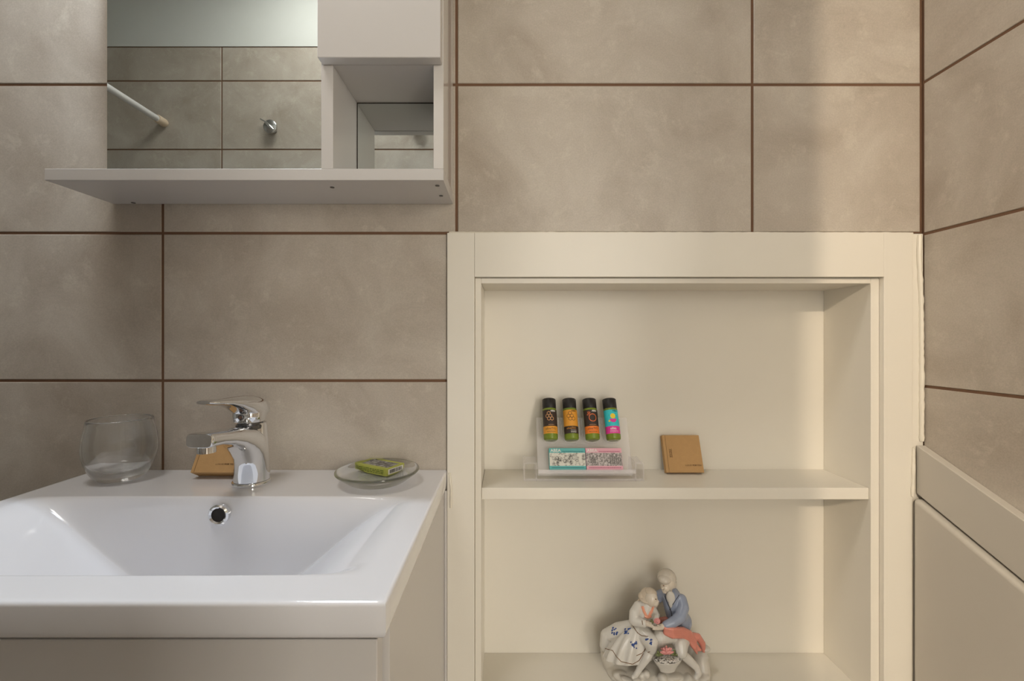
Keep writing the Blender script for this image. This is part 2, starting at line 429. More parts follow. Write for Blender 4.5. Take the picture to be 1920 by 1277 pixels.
# ------------------------------------------------------------------ mirror cabinet
MY = -0.0135                  # mirror face
SD = -0.1163                  # shelf front
xa, xb = xpx(214), xpx(849.5)  # full width
sz0, sz1 = zpx(383), zpx(383) + 0.0165
ctop = H + 0.80
mc = thing('mirror_cabinet', 'white wall cabinet with mirror, bottom shelf and open cubby above the washbasin', 'cabinet', ((xa+xb)/2, -0.05, sz0))
def mcb(name, a, b, m='board', bev=0.0007, parent=mc): return MB().box(a, b).build(name, m, parent, bevel=bev)
mcb('bottom_shelf', (xa, SD, sz0), (xb, -0.001, sz1))
mcb('backing_board', (xa + 0.001, MY + 0.0042, sz1), (xb - 0.018, -0.001, ctop), 'board', 0)
cl0, cl1 = -0.2665, -0.2493        # cubby left panel
cr0 = xb - 0.0145
gap = 0.0012
MB().box((xa, MY, sz1 + 0.0003), (cl0 - 0.0003, MY + 0.004, ctop)).build('mirror', 'mirror', mc)
czt = H + 0.3945                    # cubby ceiling
mcb('cubby_side', (cl0, SD, sz1), (cl1, MY + 0.004, czt))
sp = mcb('side_panel', (cr0, SD, sz1), (xb, -0.001, ctop), 'boardgloss')
mcb('cubby_top', (cl0, SD, czt), (cr0, MY + 0.004, czt + 0.016))
mcb('cubby_side', (cl0, SD, czt + 0.016), (cl1, MY + 0.004, ctop))
mcb('cabinet_top', (cl0, SD, ctop), (xb, -0.001, ctop + 0.016))
MB().box((cl1 + 0.0018, MY, sz1 + 0.0003), (cr0 - 0.0004, MY + 0.004, czt - 0.0022)).build('cubby_mirror', 'mirror', mc)
mcb('gap_strip', (cl1, MY + 0.0005, sz1), (cr0, MY + 0.0041, czt), 'dark', 0)
dzb = czt - 0.0005
door = mcb('door', (cl0 + 0.002, SD - 0.0185, dzb), (xb - 0.0015, SD - 0.0008, ctop), 'board', 0.0012)
for px, py in ((623, 351), (827, 367), (820, 348), (250, 380)):
    # screw caps under the shelf: solve depth from the shelf underside
    r = (sz0 - H) * PXM / (CY - py); Y = r * D - D
    p = P(px, py, Y)
    MB().lathe([(0.0003, 0), (0.0032, 0), (0.0032, 0.0016), (0.0003, 0.0016)], (p.x, p.y, sz0 - 0.0008), 14, True).build('screw', 'darkchrome', mc)

# ------------------------------------------------------------------ washbasin and vanity
DZ = zpx(881); BX0, BX1 = -0.695, -0.1008; BYF = -0.389; BYB = -0.0008; cxs = (BX0 + BX1) / 2
wbn = thing('washbasin', 'white ceramic washbasin with a sloping rectangular bowl and square rim', 'washbasin', (cxs, -0.2, DZ - 0.033))
def sst(t): t = min(1, max(0, t)); return t*t*(3-2*t)
def bowl(x, y):
    ax = abs(x - cxs)
    t = max(0.0, (0.268 - ax) / 0.205); t = t * t / (t + 0.07) * 1.07
    fx = 0.45 * min(1, t) + 0.55 * sst(t)
    fb = sst((-0.130 - y) / 0.022); ff = sst((y + 0.345) / 0.03)
    return 0.128 * fx * fb * ff
ins = 0.004
def lin(a, b, n): return [a + (b - a) * i / (n - 1) for i in range(n)]
xs = lin(BX0 + ins, BX1 - ins, 130)
ys = sorted(set([round(v, 5) for v in lin(BYF + ins, -0.347, 10) + lin(-0.347, -0.312, 22) + lin(-0.312, -0.156, 40) + lin(-0.156, -0.126, 26) + lin(-0.126, BYB, 14)]))
OVX, OVY, OVZ = cxs, -0.1405, P(424, 965, -0.1405).z
mb = MB(); nx, ny = len(xs), len(ys)
vs = [Vector((x, y, DZ - bowl(x, y))) for y in ys for x in xs]
fs = [(jj*nx+i, jj*nx+i+1, (jj+1)*nx+i+1, (jj+1)*nx+i) for jj in range(ny-1) for i in range(nx-1)]
# rounded rim and apron: rings that run round the grid border
bord = [(i, 0) for i in range(nx)] + [(nx-1, k) for k in range(1, ny)] + [(i, ny-1) for i in range(nx-2, -1, -1)] + [(0, k) for k in range(ny-2, 0, -1)]
prev = [k*nx+i for i, k in bord]
prof = [(ins*math.sin(a), -ins*(1-math.cos(a))) for a in lin(0, PI/2, 7)[1:]] + [(ins, -0.025)] + [(ins - 0.008*(1-math.cos(a)), -0.025 - 0.008*math.sin(a)) for a in lin(0, PI/2, 6)[1:]] + [(-0.02, -0.033)]
for off, z in prof:
    cur = []
    for i, k in bord:
        nxv = (-1 if i == 0 else 1 if i == nx-1 else 0); nyv = (-1 if k == 0 else 0)
        if k == ny-1: nyv = 0
        sc = 0.86 if (nxv and nyv) else 1.0
        base = Vector((xs[i], ys[k], DZ))
        cur.append(len(vs)); vs.append(base + Vector((nxv*off*sc, nyv*off*sc, z)))
    for q in range(len(bord)):
        q2 = (q+1) % len(bord); fs.append((prev[q], cur[q], cur[q2], prev[q2]))
    prev = cur
mb.add(vs, fs)
basin = mb.build('basin', 'ceramic', wbn, smooth=True)
# overflow ring lies on the back wall of the bowl
def ring_part(name, m, r0, r1, d):
    mb = MB(); n = 36; rings = []
    for rr, dd in ((r0, 0.004), (r0, -d*0.6), ((r0+r1)/2, -d), (r1, -d*0.5), (r1, 0.004)):
        rings.append([Vector((OVX + rr*math.cos(2*PI*i/n), OVY + dd, OVZ + rr*math.sin(2*PI*i/n))) for i in range(n)])
    rings.append(rings[0]); return mb.loft(rings, cap=False).build(name, m, wbn, smooth=True)
ring_part('overflow_ring', 'chrome', 0.0094, 0.0142, 0.004)
MB().loft([[Vector((OVX + 0.0097*math.cos(2*PI*i/30), OVY + y, OVZ + 0.0097*math.sin(2*PI*i/30))) for i in range(30)] for y in (-0.0012, 0.003)]).build('overflow_hole', 'hole', wbn)
MB().lathe([(0.0005, 0.004), (0.016, 0.004), (0.019, 0.0), (0.019, -0.004), (0.0005, -0.004)], (cxs, -0.22, DZ - 0.127), 30).build('drain_plug', 'chrome', wbn, smooth=True)

va = thing('vanity_cabinet', 'white vanity cabinet with a plain front under the washbasin', 'cabinet', (cxs, -0.19, 0.1))
VT = DZ - 0.0335
MB().box((BX1 - 0.018, -0.362, 0.12), (BX1 - 0.004, -0.001, VT)).build('side_panel', 'board', va, bevel=0.0008)
MB().box((BX0 + 0.004, -0.362, 0.12), (BX0 + 0.018, -0.001, VT)).build('side_panel', 'board', va, bevel=0.0008)
MB().box((BX0 + 0.018, -0.36, 0.12), (BX1 - 0.018, -0.001, 0.136)).build('bottom_panel', 'board', va, bevel=0.0008)
MB().box((BX0 + 0.012, -0.382, 0.122), (BX1 - 0.0095, -0.3645, VT - 0.002)).build('front_panel', 'board', va, bevel=0.0012)
MB().box((BX1 - 0.0038, -0.0068, 0.12), (BX1 + 0.0004, -0.0012, VT)).build('scribe_strip', 'board', va, bevel=0.0008)
for x in (BX0 + 0.05, BX1 - 0.05):
    for y in (-0.33, -0.04):
        MB().lathe([(0.016, 0.0), (0.018, 0.004), (0.013, 0.12)], (x, y, 0.0), 16, True).build('leg', 'chrome', va, smooth=True)

# ------------------------------------------------------------------ tap
fxc, fyc = -0.3905, -0.0725
tp = thing('basin_mixer_tap', 'chrome single lever mixer tap on the back ledge of the washbasin', 'tap', (fxc, fyc, DZ))
def rrect(w, h, e=3.2, n=28):       # superellipse
    pts = []
    for i in range(n):
        a = 2*PI*i/n; c, s_ = math.cos(a), math.sin(a)
        pts.append((w/2*math.copysign(abs(c)**(2/e), c), h/2*math.copysign(abs(s_)**(2/e), s_)))
    return pts
MB().lathe([(0.0005, 0.0), (0.0268, 0.0), (0.0272, 0.001), (0.0272, 0.0052), (0.0262, 0.0062), (0.0005, 0.0062)], n=48).build('base_ring', 'chrome', tp, smooth=True, local=True)
mb = MB()
# swept body: sections turn from the vertical column into the forward spout
secs = [ # (y, z, angle of section normal from vertical (deg), width, depth)
    (0.0, 0.0068, 0, 0.0505, 0.0505, 2.0), (0.0005, 0.020, 2, 0.0492, 0.0490, 2.0), (0.0, 0.036, 8, 0.0482, 0.0485, 2.1),
    (-0.003, 0.0505, 22, 0.0475, 0.0500, 2.3), (-0.012, 0.0640, 44, 0.0462, 0.0510, 2.5), (-0.027, 0.0730, 66, 0.0445, 0.0400, 2.8),
    (-0.046, 0.0800, 76, 0.0415, 0.0290, 3.0), (-0.068, 0.0855, 80, 0.0385, 0.0225, 3.2), (-0.092, 0.0893, 82, 0.0355, 0.0190, 3.4),
    (-0.110, 0.0912, 85, 0.0345, 0.0190, 4.2), (-0.1185, 0.0916, 87, 0.0338, 0.0186, 4.6), (-0.1205, 0.0917, 88, 0.0318, 0.0168, 4.4)]
rings = []
for y, z, a, w_, d_, e in secs:
    a = math.radians(a); rings.append([Vector((px_, y + py_*math.cos(a), z + py_*math.sin(a))) for px_, py_ in rrect(w_, d_, e)])
mb.loft(rings)
# rear column rising to the cartridge
col = [(0.002, 0.010, 0.0495, 0.0450), (0.002, 0.04, 0.0468, 0.0430), (0.001, 0.070, 0.0442, 0.0405), (0.000, 0.088, 0.0428, 0.0385), (0.000, 0.0935, 0.0405, 0.0360)]
mb.loft([[Vector((px_, y + py_, z)) for px_, py_ in rrect(w_, d_, 2.0)] for y, z, w_, d_ in col])
mb.build('body', 'chrome', tp, smooth=True, local=True)
MB().lathe([(0.0005, 0.0835), (0.0108, 0.0835), (0.0108, 0.0735), (0.0095, 0.0735), (0.0090, 0.0755), (0.0005, 0.0755)], (0, -0.1055, 0), 30).build('aerator', 'chrome', tp, smooth=True, local=True)
MB().lathe([(0.0005, 0.086), (0.0192, 0.086), (0.0196, 0.0885), (0.0190, 0.0915), (0.0178, 0.0925), (0.0178, 0.096), (0.0005, 0.096)], (0, -0.005, 0), 36).build('collar', 'darkchrome', tp, smooth=True, local=True)
lev = MB()
hs = [(-0.006, 0.0955, 0, 0.0370, 0.0390), (-0.006, 0.0975, 0, 0.0415, 0.0430), (-0.006, 0.106, 0, 0.0440, 0.0450), (-0.006, 0.114, 0, 0.0440, 0.0440), (-0.005, 0.122, 0, 0.0400, 0.0380)]
lev.loft([[Vector((px_, y + py_, z)) for px_, py_ in rrect(w_, d_, 2.3)] for y, z, a, w_, d_ in hs])
lv = [(0.0215, 0.106, 0.118, 0.034), (0.013, 0.099, 0.1295, 0.0425), (0.0, 0.098, 0.1345, 0.0455), (-0.015, 0.1025, 0.1368, 0.0445), (-0.030, 0.112, 0.1380, 0.0415), (-0.050, 0.1225, 0.1386, 0.0365), (-0.070, 0.1290, 0.1392, 0.0315), (-0.090, 0.1325, 0.1405, 0.0285), (-0.106, 0.1348, 0.1418, 0.0255), (-0.112, 0.1368, 0.1416, 0.0170)]
lev.loft([[Vector((px_, y, (z0 + z1) / 2 + py_)) for px_, py_ in rrect(w_, z1 - z0, 2.5)] for y, z0, z1, w_ in lv])
lo = lev.build('lever', 'chrome', tp, smooth=True, local=True)
def fdisc(r, y, z, name, m, parent, d=0.002, cx=0.0):
    return MB().loft([[Vector((cx + rr*math.cos(2*PI*i/24), yy, z + rr*math.sin(2*PI*i/24))) for i in range(24)] for rr, yy in ((r, y + 0.004), (r, y), (r*0.8, y - d*0.4))]).build(name, m, parent, smooth=True, local=True)
fdisc(0.0042, -0.0298, 0.1060, 'screw_ring', 'darkchrome', tp)
fdisc(0.0028, -0.0306, 0.1060, 'temperature_mark', 'red', tp)

# ------------------------------------------------------------------ drinking glass
gx, gy = -0.6075, -0.054
g = thing('glass_tumbler', 'round bellied clear glass tumbler at the left of the basin ledge', 'glass', (gx, gy, DZ))
prof = [(0.0003, 0.0), (0.026, 0.0), (0.030, 0.003), (0.038, 0.013), (0.0455, 0.030), (0.0485, 0.050), (0.0472, 0.068), (0.0435, 0.083), (0.0425, 0.091), (0.0420, 0.0955), (0.0408, 0.0968), (0.0396, 0.0955), (0.0400, 0.088), (0.0425, 0.078), (0.0450, 0.066), (0.0462, 0.050), (0.0432, 0.031), (0.036, 0.018), (0.026, 0.0125), (0.0003, 0.011)]
MB().lathe([(r, z + 0.0004) for r, z in prof], n=64).build('bowl', 'glass', g, smooth=True, local=True, sub=1)

# ------------------------------------------------------------------ soap dish with soap carton
dxc, dyc = -0.199, -0.068
sd = thing('soap_dish', 'round clear glass soap dish on the right of the basin ledge', 'soap dish', (dxc, dyc, DZ))
prof = [(0.0003, 0.0), (0.038, 0.0), (0.042, 0.002), (0.052, 0.009), (0.0610, 0.0155), (0.0635, 0.018), (0.0632, 0.0205), (0.0610, 0.0212), (0.0585, 0.0195), (0.050, 0.0130), (0.042, 0.0085), (0.036, 0.0068), (0.0003, 0.0062)]
MB().lathe([(r, z + 0.0004) for r, z in prof], n=64).build('dish', 'glass', sd, smooth=True, local=True, sub=1)

def carton(name, label, L, W, T, loc, rot, m, group=None):
    t = thing(name, label, 'soap box', loc, rot, group)
    MB().box((-L/2, -W/2, 0), (L/2, W/2, T)).build('carton', m, t, bevel=0.0006, local=True)
    return t
def flat(parent, name, m, polys, fn):
    mb = MB()
    many = len(polys) > 1 or 'letter' in name
    for vs2, fs2 in polys: mb.add([fn(x, y) for x, y in vs2], fs2)
    o = mb.build(name, m, parent, local=True, fix=False)
    if many: o['kind'] = 'stuff'
    return o
def rect(x0, y0, x1, y1): return ([(x0, y0), (x1, y0), (x1, y1), (x0, y1)], [(0, 1, 2, 3)])
def shift(tm, dx, dy): return ([(x+dx, y+dy) for x, y in tm[0]], tm[1])
gL, gW, gT = 0.070, 0.041, 0.0118
ang = math.radians(-29.4)
ca = Vector((math.cos(ang), math.sin(ang))); cb = Vector((-math.sin(ang), math.cos(ang)))
ctr = Vector((-0.187, -0.0634)) - ca * gL/2 + cb * gW/2
gs = carton('soap_carton', 'small green soap carton lying in the clear glass dish', gL, gW, gT, (ctr.x, ctr.y, DZ + 0.0074), (0, 0, ang), 'greenbox')
front = lambda x, y: Vector((x, -gW/2 - 0.0002, y)); right = lambda x, y: Vector((gL/2 + 0.0002, x, y)); top = lambda x, y: Vector((x, y, gT + 0.0002))
lines = []
for k in range(3):
    x = -gL/2 + 0.004
    while x < gL/2 - 0.006:
        wl = random.uniform(0.003, 0.009); lines.append(rect(x, 0.0028 + k*0.0024, min(x+wl, gL/2-0.004), 0.0038 + k*0.0024)); x += wl + 0.0012
flat(gs, 'printed_lines', 'greenink', lines, front)
flat(gs, 'barcode_label', 'white', [rect(-gW/2+0.004, 0.0018, gW/2-0.003, gT-0.0018)], lambda x, y: Vector((gL/2+0.0002, x, y)))
bars = []; x = -gW/2 + 0.007
while x < gW/2 - 0.007:
    wl = random.choice((0.0005, 0.0009, 0.0014)); bars.append(rect(x, 0.0032, x+wl, gT-0.003)); x += wl + random.choice((0.0007, 0.0012))
flat(gs, 'barcode_bars', 'ink', bars, lambda x, y: Vector((gL/2+0.0004, x, y)))
flat(gs, 'top_picture', 'photo', [rect(-gL/2+0.010, -gW/2+0.006, gL/2-0.003, gW/2-0.008)], top)

# ------------------------------------------------------------------ kraft boxes
def kraft_box(label, x0, x1, yb, zb, L, T, th, yaw=0.0, mark=True):
    # back lower edge rests at (yb, zb); the box leans back by th
    t = thing('kraft_box', label, 'box', ((x0+x1)/2, yb, zb + 0.0002), (-th, 0, yaw), 'kraft gift boxes')
    Wd = x1 - x0
    MB().box((-Wd/2, -T, 0), (Wd/2, 0, L)).build('carton', 'kraft', t, bevel=0.0007, local=True)
    f = lambda x, y: Vector((x, -T - 0.0002, y))
    MB().box((-Wd/2 + 0.0052, -T - 0.00025, 0.0005), (-Wd/2 + 0.0056, -T + 0.0001, L - 0.0005)).build('lid_seam', 'kraftdark', t, local=True)
    a = text2d('LUXURY', 0.0038, 0.0); b = text2d('FOR YOU', 0.0038, 0.00012)
    flat(t, 'lettering', 'kraftdark', [shift(a, Wd/2 - 0.0270, 0.013), shift(b, Wd/2 - 0.0115, 0.013)], f)
    if mark:
        ps = []
        for k in range(3):
            y = L*0.40
            while y < L*0.62:
                h = random.uniform(0.001, 0.0026); ps.append(rect(-Wd/2 + 0.010 + k*0.0019, y, -Wd/2 + 0.0112 + k*0.0019, y+h)); y += h + 0.0008
        flat(t, 'faint_stamp', 'kraftdark', ps, f)
    return t
th = math.radians(21)
kraft_box('square brown kraft box leaning upright on the niche shelf', 0.2995, 0.3705, 0.0935, shz, 0.0695, 0.0115, th)
kraft_box('brown kraft box leaning on the tiles behind the tap', -0.497, -0.427, -0.036, DZ, 0.056, 0.0225, math.radians(30), mark=False)

# ------------------------------------------------------------------ acrylic stand, bottles and soaps
su = Vector((0, 0.402, 0.916)); sn = Vector((0, -0.916, 0.402)); A0 = Vector((0, 0.055, H - 0.2462))
LEAN = math.atan2(0.402, 0.916)
def SP(x, s, d): return Vector((x, 0, 0)) + A0 + su * s + sn * d
st = thing('display_stand', 'clear acrylic stand holding bottles and soaps on the niche shelf', 'display stand', (0.14, 0.06, shz))
def sbox(mb, x0, x1, s0, s1, d0, d1):
    return mb.add([SP(x, s, d) for x in (x0, x1) for s in (s0, s1) for d in (d0, d1)], [(0,1,3,2),(4,6,7,5),(0,4,5,1),(2,3,7,6),(0,2,6,4),(1,5,7,3)])
BXS = [0.0813, 0.1198, 0.1583, 0.1968]; BR = 0.0133
# back plate with rounded notches at the top where bottles stand proud
mb = MB(); sbox(mb, 0.0565, 0.229, 0.0, 0.107, -0.0028, -0.0006); mb.build('back_plate', 'acrylic', st, bevel=0.0006)
mb = MB(); sbox(mb, 0.0565, 0.229, 0.0055, 0.0078, 0.0, 0.0185); sbox(mb, 0.0565, 0.229, 0.0005, 0.0076, 0.0187, 0.0205); mb.build('ledge', 'acrylic', st, bevel=0.0004)
for bx in BXS:    # U-shaped cup round each bottle foot
    pts = []
    for k in range(13):
        a = PI + PI * k / 12; pts.append((bx + 0.0162*math.cos(a), 0.0735 + 0.0162*math.sin(a)))
    path = [SP(bx - 0.0162, 0.104, 0.002)] + [SP(x, s, 0.002) for x, s in [(p[0], max(p[1], 0.0585)) for p in pts]] + [SP(bx + 0.0162, 0.104, 0.002)]
    MB().tube(path, 0.0011, 8).build('bottle_cup', 'acrylic', st, smooth=True)
for x0, x1 in ((0.0305, 0.0545), (0.2300, 0.2460)):
    mb = MB(); mb.box((x0, 0.044, shz + 0.0003), (x0 + 0.0022, 0.092, shz + 0.033)); mb.build('foot', 'acrylic', st, bevel=0.0005)
    mb = MB(); mb.box((x1 - 0.0022, 0.044, shz + 0.0003), (x1, 0.092, shz + 0.033)); mb.build('foot', 'acrylic', st, bevel=0.0005)
    mb = MB(); mb.box((x0 + 0.0024, 0.046, shz + 0.0305), (x1 - 0.0024, 0.09, shz + 0.0327)); mb.build('bracket', 'acrylic', st, bevel=0.0005)
MB().box((0.0330, 0.0455, shz + 0.0003), (0.2436, 0.052, shz + 0.0026)).build('base_bar', 'acrylic', st, bevel=0.0005)

def cyl(R): return lambda x, y: Vector((R*math.sin(x/R), -R*math.cos(x/R), y))
def band(R, z0, z1, x0=-0.0185, x1=0.0185, n=26):
    xs_ = lin(x0, x1, n); f = cyl(R)
    return [f(x, z0) for x in xs_] + [f(x, z1) for x in xs_], [(i, i+1, n+i+1, n+i) for i in range(n-1)]
def loopstrip(pts, w_):
    c = Vector((sum(p[0] for p in pts)/len(pts), sum(p[1] for p in pts)/len(pts))); n = len(pts)
    o = [c + (Vector(p)-c)*(1 + w_/(Vector(p)-c).length) for p in pts]; i_ = [c + (Vector(p)-c)*(1 - w_/(Vector(p)-c).length) for p in pts]
    return ([tuple(p) for p in o+i_], [(k, (k+1)%n, n+(k+1)%n, n+k) for k in range(n)])
def fill(pts, m=7):
    n = len(pts); c = (sum(p[0] for p in pts)/n, sum(p[1] for p in pts)/n)
    vs_f = [(c[0] + (p[0]-c[0])*k/m, c[1] + (p[1]-c[1])*k/m) for k in range(1, m+1) for p in pts] + [c]
    fs_f = [(k*n+i, k*n+(i+1)%n, (k+1)*n+(i+1)%n, (k+1)*n+i) for k in range(m-1) for i in range(n)] + [(m*n, (i+1)%n, i) for i in range(n)]
    return vs_f, fs_f
def circle(cx_, cy_, r, n=28, a0=0.0): return [(cx_ + r*math.cos(2*PI*k/n + a0), cy_ + r*math.sin(2*PI*k/n + a0)) for k in range(n)]
BL = 0.0775
def bottle(label, x, tilt, upper, lower, brand, paint):
    t = thing('shampoo_bottle', label, 'bottle', SP(x, 0.0605, 0.0143), (-LEAN, 0, 0), 'mini bottles in the acrylic stand')
    t.rotation_euler = (-LEAN, math.radians(tilt), 0)
    MB().lathe([(0.0003, 0.0008), (0.0105, 0.0), (0.0125, 0.0010), (BR, 0.0035), (BR, 0.0560), (0.0125, 0.0585), (0.0095, 0.0600), (0.0003, 0.0602)], n=40).build('flask', 'oil', t, smooth=True, local=True)
    MB().lathe([(0.0003, 0.0585), (0.0126, 0.0585), (0.0128, 0.0590), (0.0128, BL - 0.0012), (0.0118, BL), (0.0003, BL)], n=40).build('cap', 'black', t, smooth=True, local=True)
    R = BR + 0.00015
    MB().add(*band(R, 0.0240, 0.0545)).build('label_upper', upper, t, smooth=True, local=True, fix=False)
    MB().add(*band(R, 0.0105, 0.0240)).build('label_lower', lower, t, smooth=True, local=True, fix=False)
    paint(t, R + 0.00012)
    tb = text2d('ABEA', 0.0042, 0.00012)
    flat(t, 'brand_lettering', brand, [shift(tb, 0.0058, 0.0522)], cyl(R + 0.00014))
    return t
def hexes(cs, r): return [loopstrip(circle(x, y, r, 6, PI/2), 0.00045) for x, y in cs]
hx = 0.0033
HC = [(-0.0028, 0.0478), (-0.0028 - 0.0029, 0.0428), (-0.0028 + 0.0029, 0.0428), (-0.0028, 0.0378), (0.0030, 0.0378)]
def small_lines(rowsy, x0=-0.0075, x1=0.0085):
    ps = []
    for y in rowsy:
        x = x0
        while x < x1:
            wl = random.uniform(0.0012, 0.0035); ps.append(rect(x, y, min(x+wl, x1), y+0.0006)); x += wl + 0.0007
    return ps
def dense(polys, m): return polys
def p1_(t, R):
    flat(t, 'honeycomb_print', 'line_peach', hexes(HC, hx), cyl(R))
    flat(t, 'name_lettering', 'lab_dark', [shift(text2d('olivaTIO', 0.0060, 0.0), 0, 0.0192)] + small_lines((0.0142, 0.0126)), cyl(R))
    flat(t, 'caption_print', 'line_peach', small_lines((0.0262, ), -0.004, 0.007), cyl(R))
def p2_(t, R):
    flat(t, 'honeycomb_print', 'line_brown', hexes([(x*1.05+0.0012, y) for x, y in HC], hx*1.08), cyl(R))
    flat(t, 'name_lettering', 'lab_gold', [shift(text2d('olivaTIO', 0.0052, 0.0), -0.001, 0.0200)], cyl(R))
    flat(t, 'caption_print', 'white', small_lines((0.0158, 0.0136, 0.0122), -0.002, 0.009), cyl(R))
def p3_(t, R):
    leaf = lambda cx_, cy_, a: [(cx_ + 0.0026*math.cos(q)*math.cos(a) - 0.0012*math.sin(q)*math.sin(a), cy_ + 0.0026*math.cos(q)*math.sin(a) + 0.0012*math.sin(q)*math.cos(a)) for q in [2*PI*k/16 for k in range(16)]]
    flat(t, 'fruit_print', 'line_orange', [loopstrip(circle(0.0016, 0.0395, 0.0068), 0.0006), loopstrip(leaf(-0.0050, 0.0492, -0.3), 0.00045), loopstrip(leaf(-0.0062, 0.0460, 0.5), 0.00045)], cyl(R))
    flat(t, 'name_lettering', 'lab_dark', [shift(text2d('olivaTIO', 0.0060, 0.0), 0, 0.0192)] + small_lines((0.0142, 0.0126)), cyl(R))
    flat(t, 'caption_print', 'line_peach', small_lines((0.0262, ), -0.006, 0.007), cyl(R))
def p4_(t, R):
    flat(t, 'yellow_print', 'yellow', [fill(circle(0.0008, 0.0425, 0.0048)), fill(circle(-0.0068, 0.0335, 0.0018))], cyl(R))
    tub = [(0.0008 + 0.0066*math.cos(a), 0.0372 + 0.0066*math.sin(a)) for a in lin(PI, 2*PI, 18)] + [(0.0074 - 0.0132*q/8, 0.0372) for q in range(1, 8)]
    flat(t, 'tub_print', 'lab_pink', [fill(tub)], cyl(R + 0.0001))
    flat(t, 'dots_print', 'ink', [fill(circle(-0.0062, 0.0445, 0.0005, 8)), fill(circle(0.0068, 0.0475, 0.0005, 8)), fill(circle(0.0078, 0.0430, 0.0005, 8))], cyl(R))
    flat(t, 'name_lettering', 'white', [shift(text2d('oliva', 0.0062, 0.0001), -0.001, 0.0195)] + small_lines((0.0150, 0.0130)), cyl(R))
bottle('mini bottle with charcoal label, honeycomb outline and gold band', BXS[0], -0.8, 'lab_dark', 'lab_gold', 'white', p1_)
bottle('mini bottle with gold honeycomb label and dark lower band', BXS[1], -0.9, 'lab_gold', 'lab_dark', 'line_brown', p2_)
bottle('mini bottle with charcoal label, orange fruit outline and orange band', BXS[2], -1.2, 'lab_dark', 'lab_orange', 'white', p3_)
bottle('mini bottle with turquoise and magenta label', BXS[3], -1.6, 'lab_cyan', 'lab_pink', 'tealink', p4_)

def soap(label, x0, x1, m, inkm, pic, brandm):
    Wd, Hh, T = x1 - x0, 0.0385, 0.0118
    t = thing('soap_carton', label, 'soap box', SP((x0+x1)/2, 0.0084, 0.0003), (-LEAN, 0, 0), 'soap cartons in the acrylic stand')
    MB().box((-Wd/2, -T, 0), (Wd/2, 0, Hh)).build('carton', m, t, bevel=0.0005, local=True)
    f = lambda x, y: Vector((x, -T - 0.0002, y)); f2 = lambda x, y: Vector((x, -T - 0.0004, y))
    flat(t, 'picture', pic, [rect(-Wd/2 + 0.0004, 0.0068, Wd/2 - 0.0004, Hh - 0.0085)], f)
    flat(t, 'brand_lettering', brandm, [shift(text2d('ABEA', 0.0078, 0.0001), -Wd/2 + 0.0120, Hh - 0.0046)], f2)
    flat(t, 'caption_print', inkm, small_lines((Hh - 0.0068,), -Wd/2 + 0.024, Wd/2 - 0.003) + small_lines((Hh - 0.0060,), -Wd/2 + 0.024, Wd/2 - 0.003) + small_lines((0.0030, 0.0038), -Wd/2 + 0.004, Wd/2 - 0.003), f2)
    return t
s1 = soap('turquoise and white soap carton with ink drawing, in the acrylic stand', 0.0773, 0.1431, 'teal', 'tealink', 'engrave1', 'white')
s2 = soap('pink soap carton with grey town engraving, in the acrylic stand', 0.1439, 0.2097, 'pinkbox', 'pinkink', 'engrave2', 'white')
rnd = random.Random(3)
ps = []
for k in range(16):    # curly pen strokes of the drawing
    cx_, cy_ = rnd.uniform(-0.020, 0.018), 0.0180 + rnd.uniform(-0.004, 0.006) - abs(rnd.uniform(0, 0.003))
    ps.append(loopstrip(circle(cx_, cy_, rnd.uniform(0.0016, 0.0034), 9, rnd.random()), 0.00022))
flat(s1, 'pen_strokes', 'ink', ps, lambda x, y: Vector((x, -0.0118 - 0.0004, y)))
ps = [([(-0.026, 0.012), (-0.014, 0.012), (-0.016, 0.019), (-0.020, 0.0255), (-0.024, 0.019)], [(0, 1, 2, 3, 4)])]
for k in range(6): x = 0.010 + k*0.0036; ps.append(rect(x, 0.009, x + 0.0024, 0.020 + rnd.uniform(0, 0.008)))
flat(s2, 'tower_print', print_mat('tower_ink', srgb(92, 88, 86), srgb(150, 144, 142), 500), ps, lambda x, y: Vector((x, -0.0118 - 0.0004, y)))

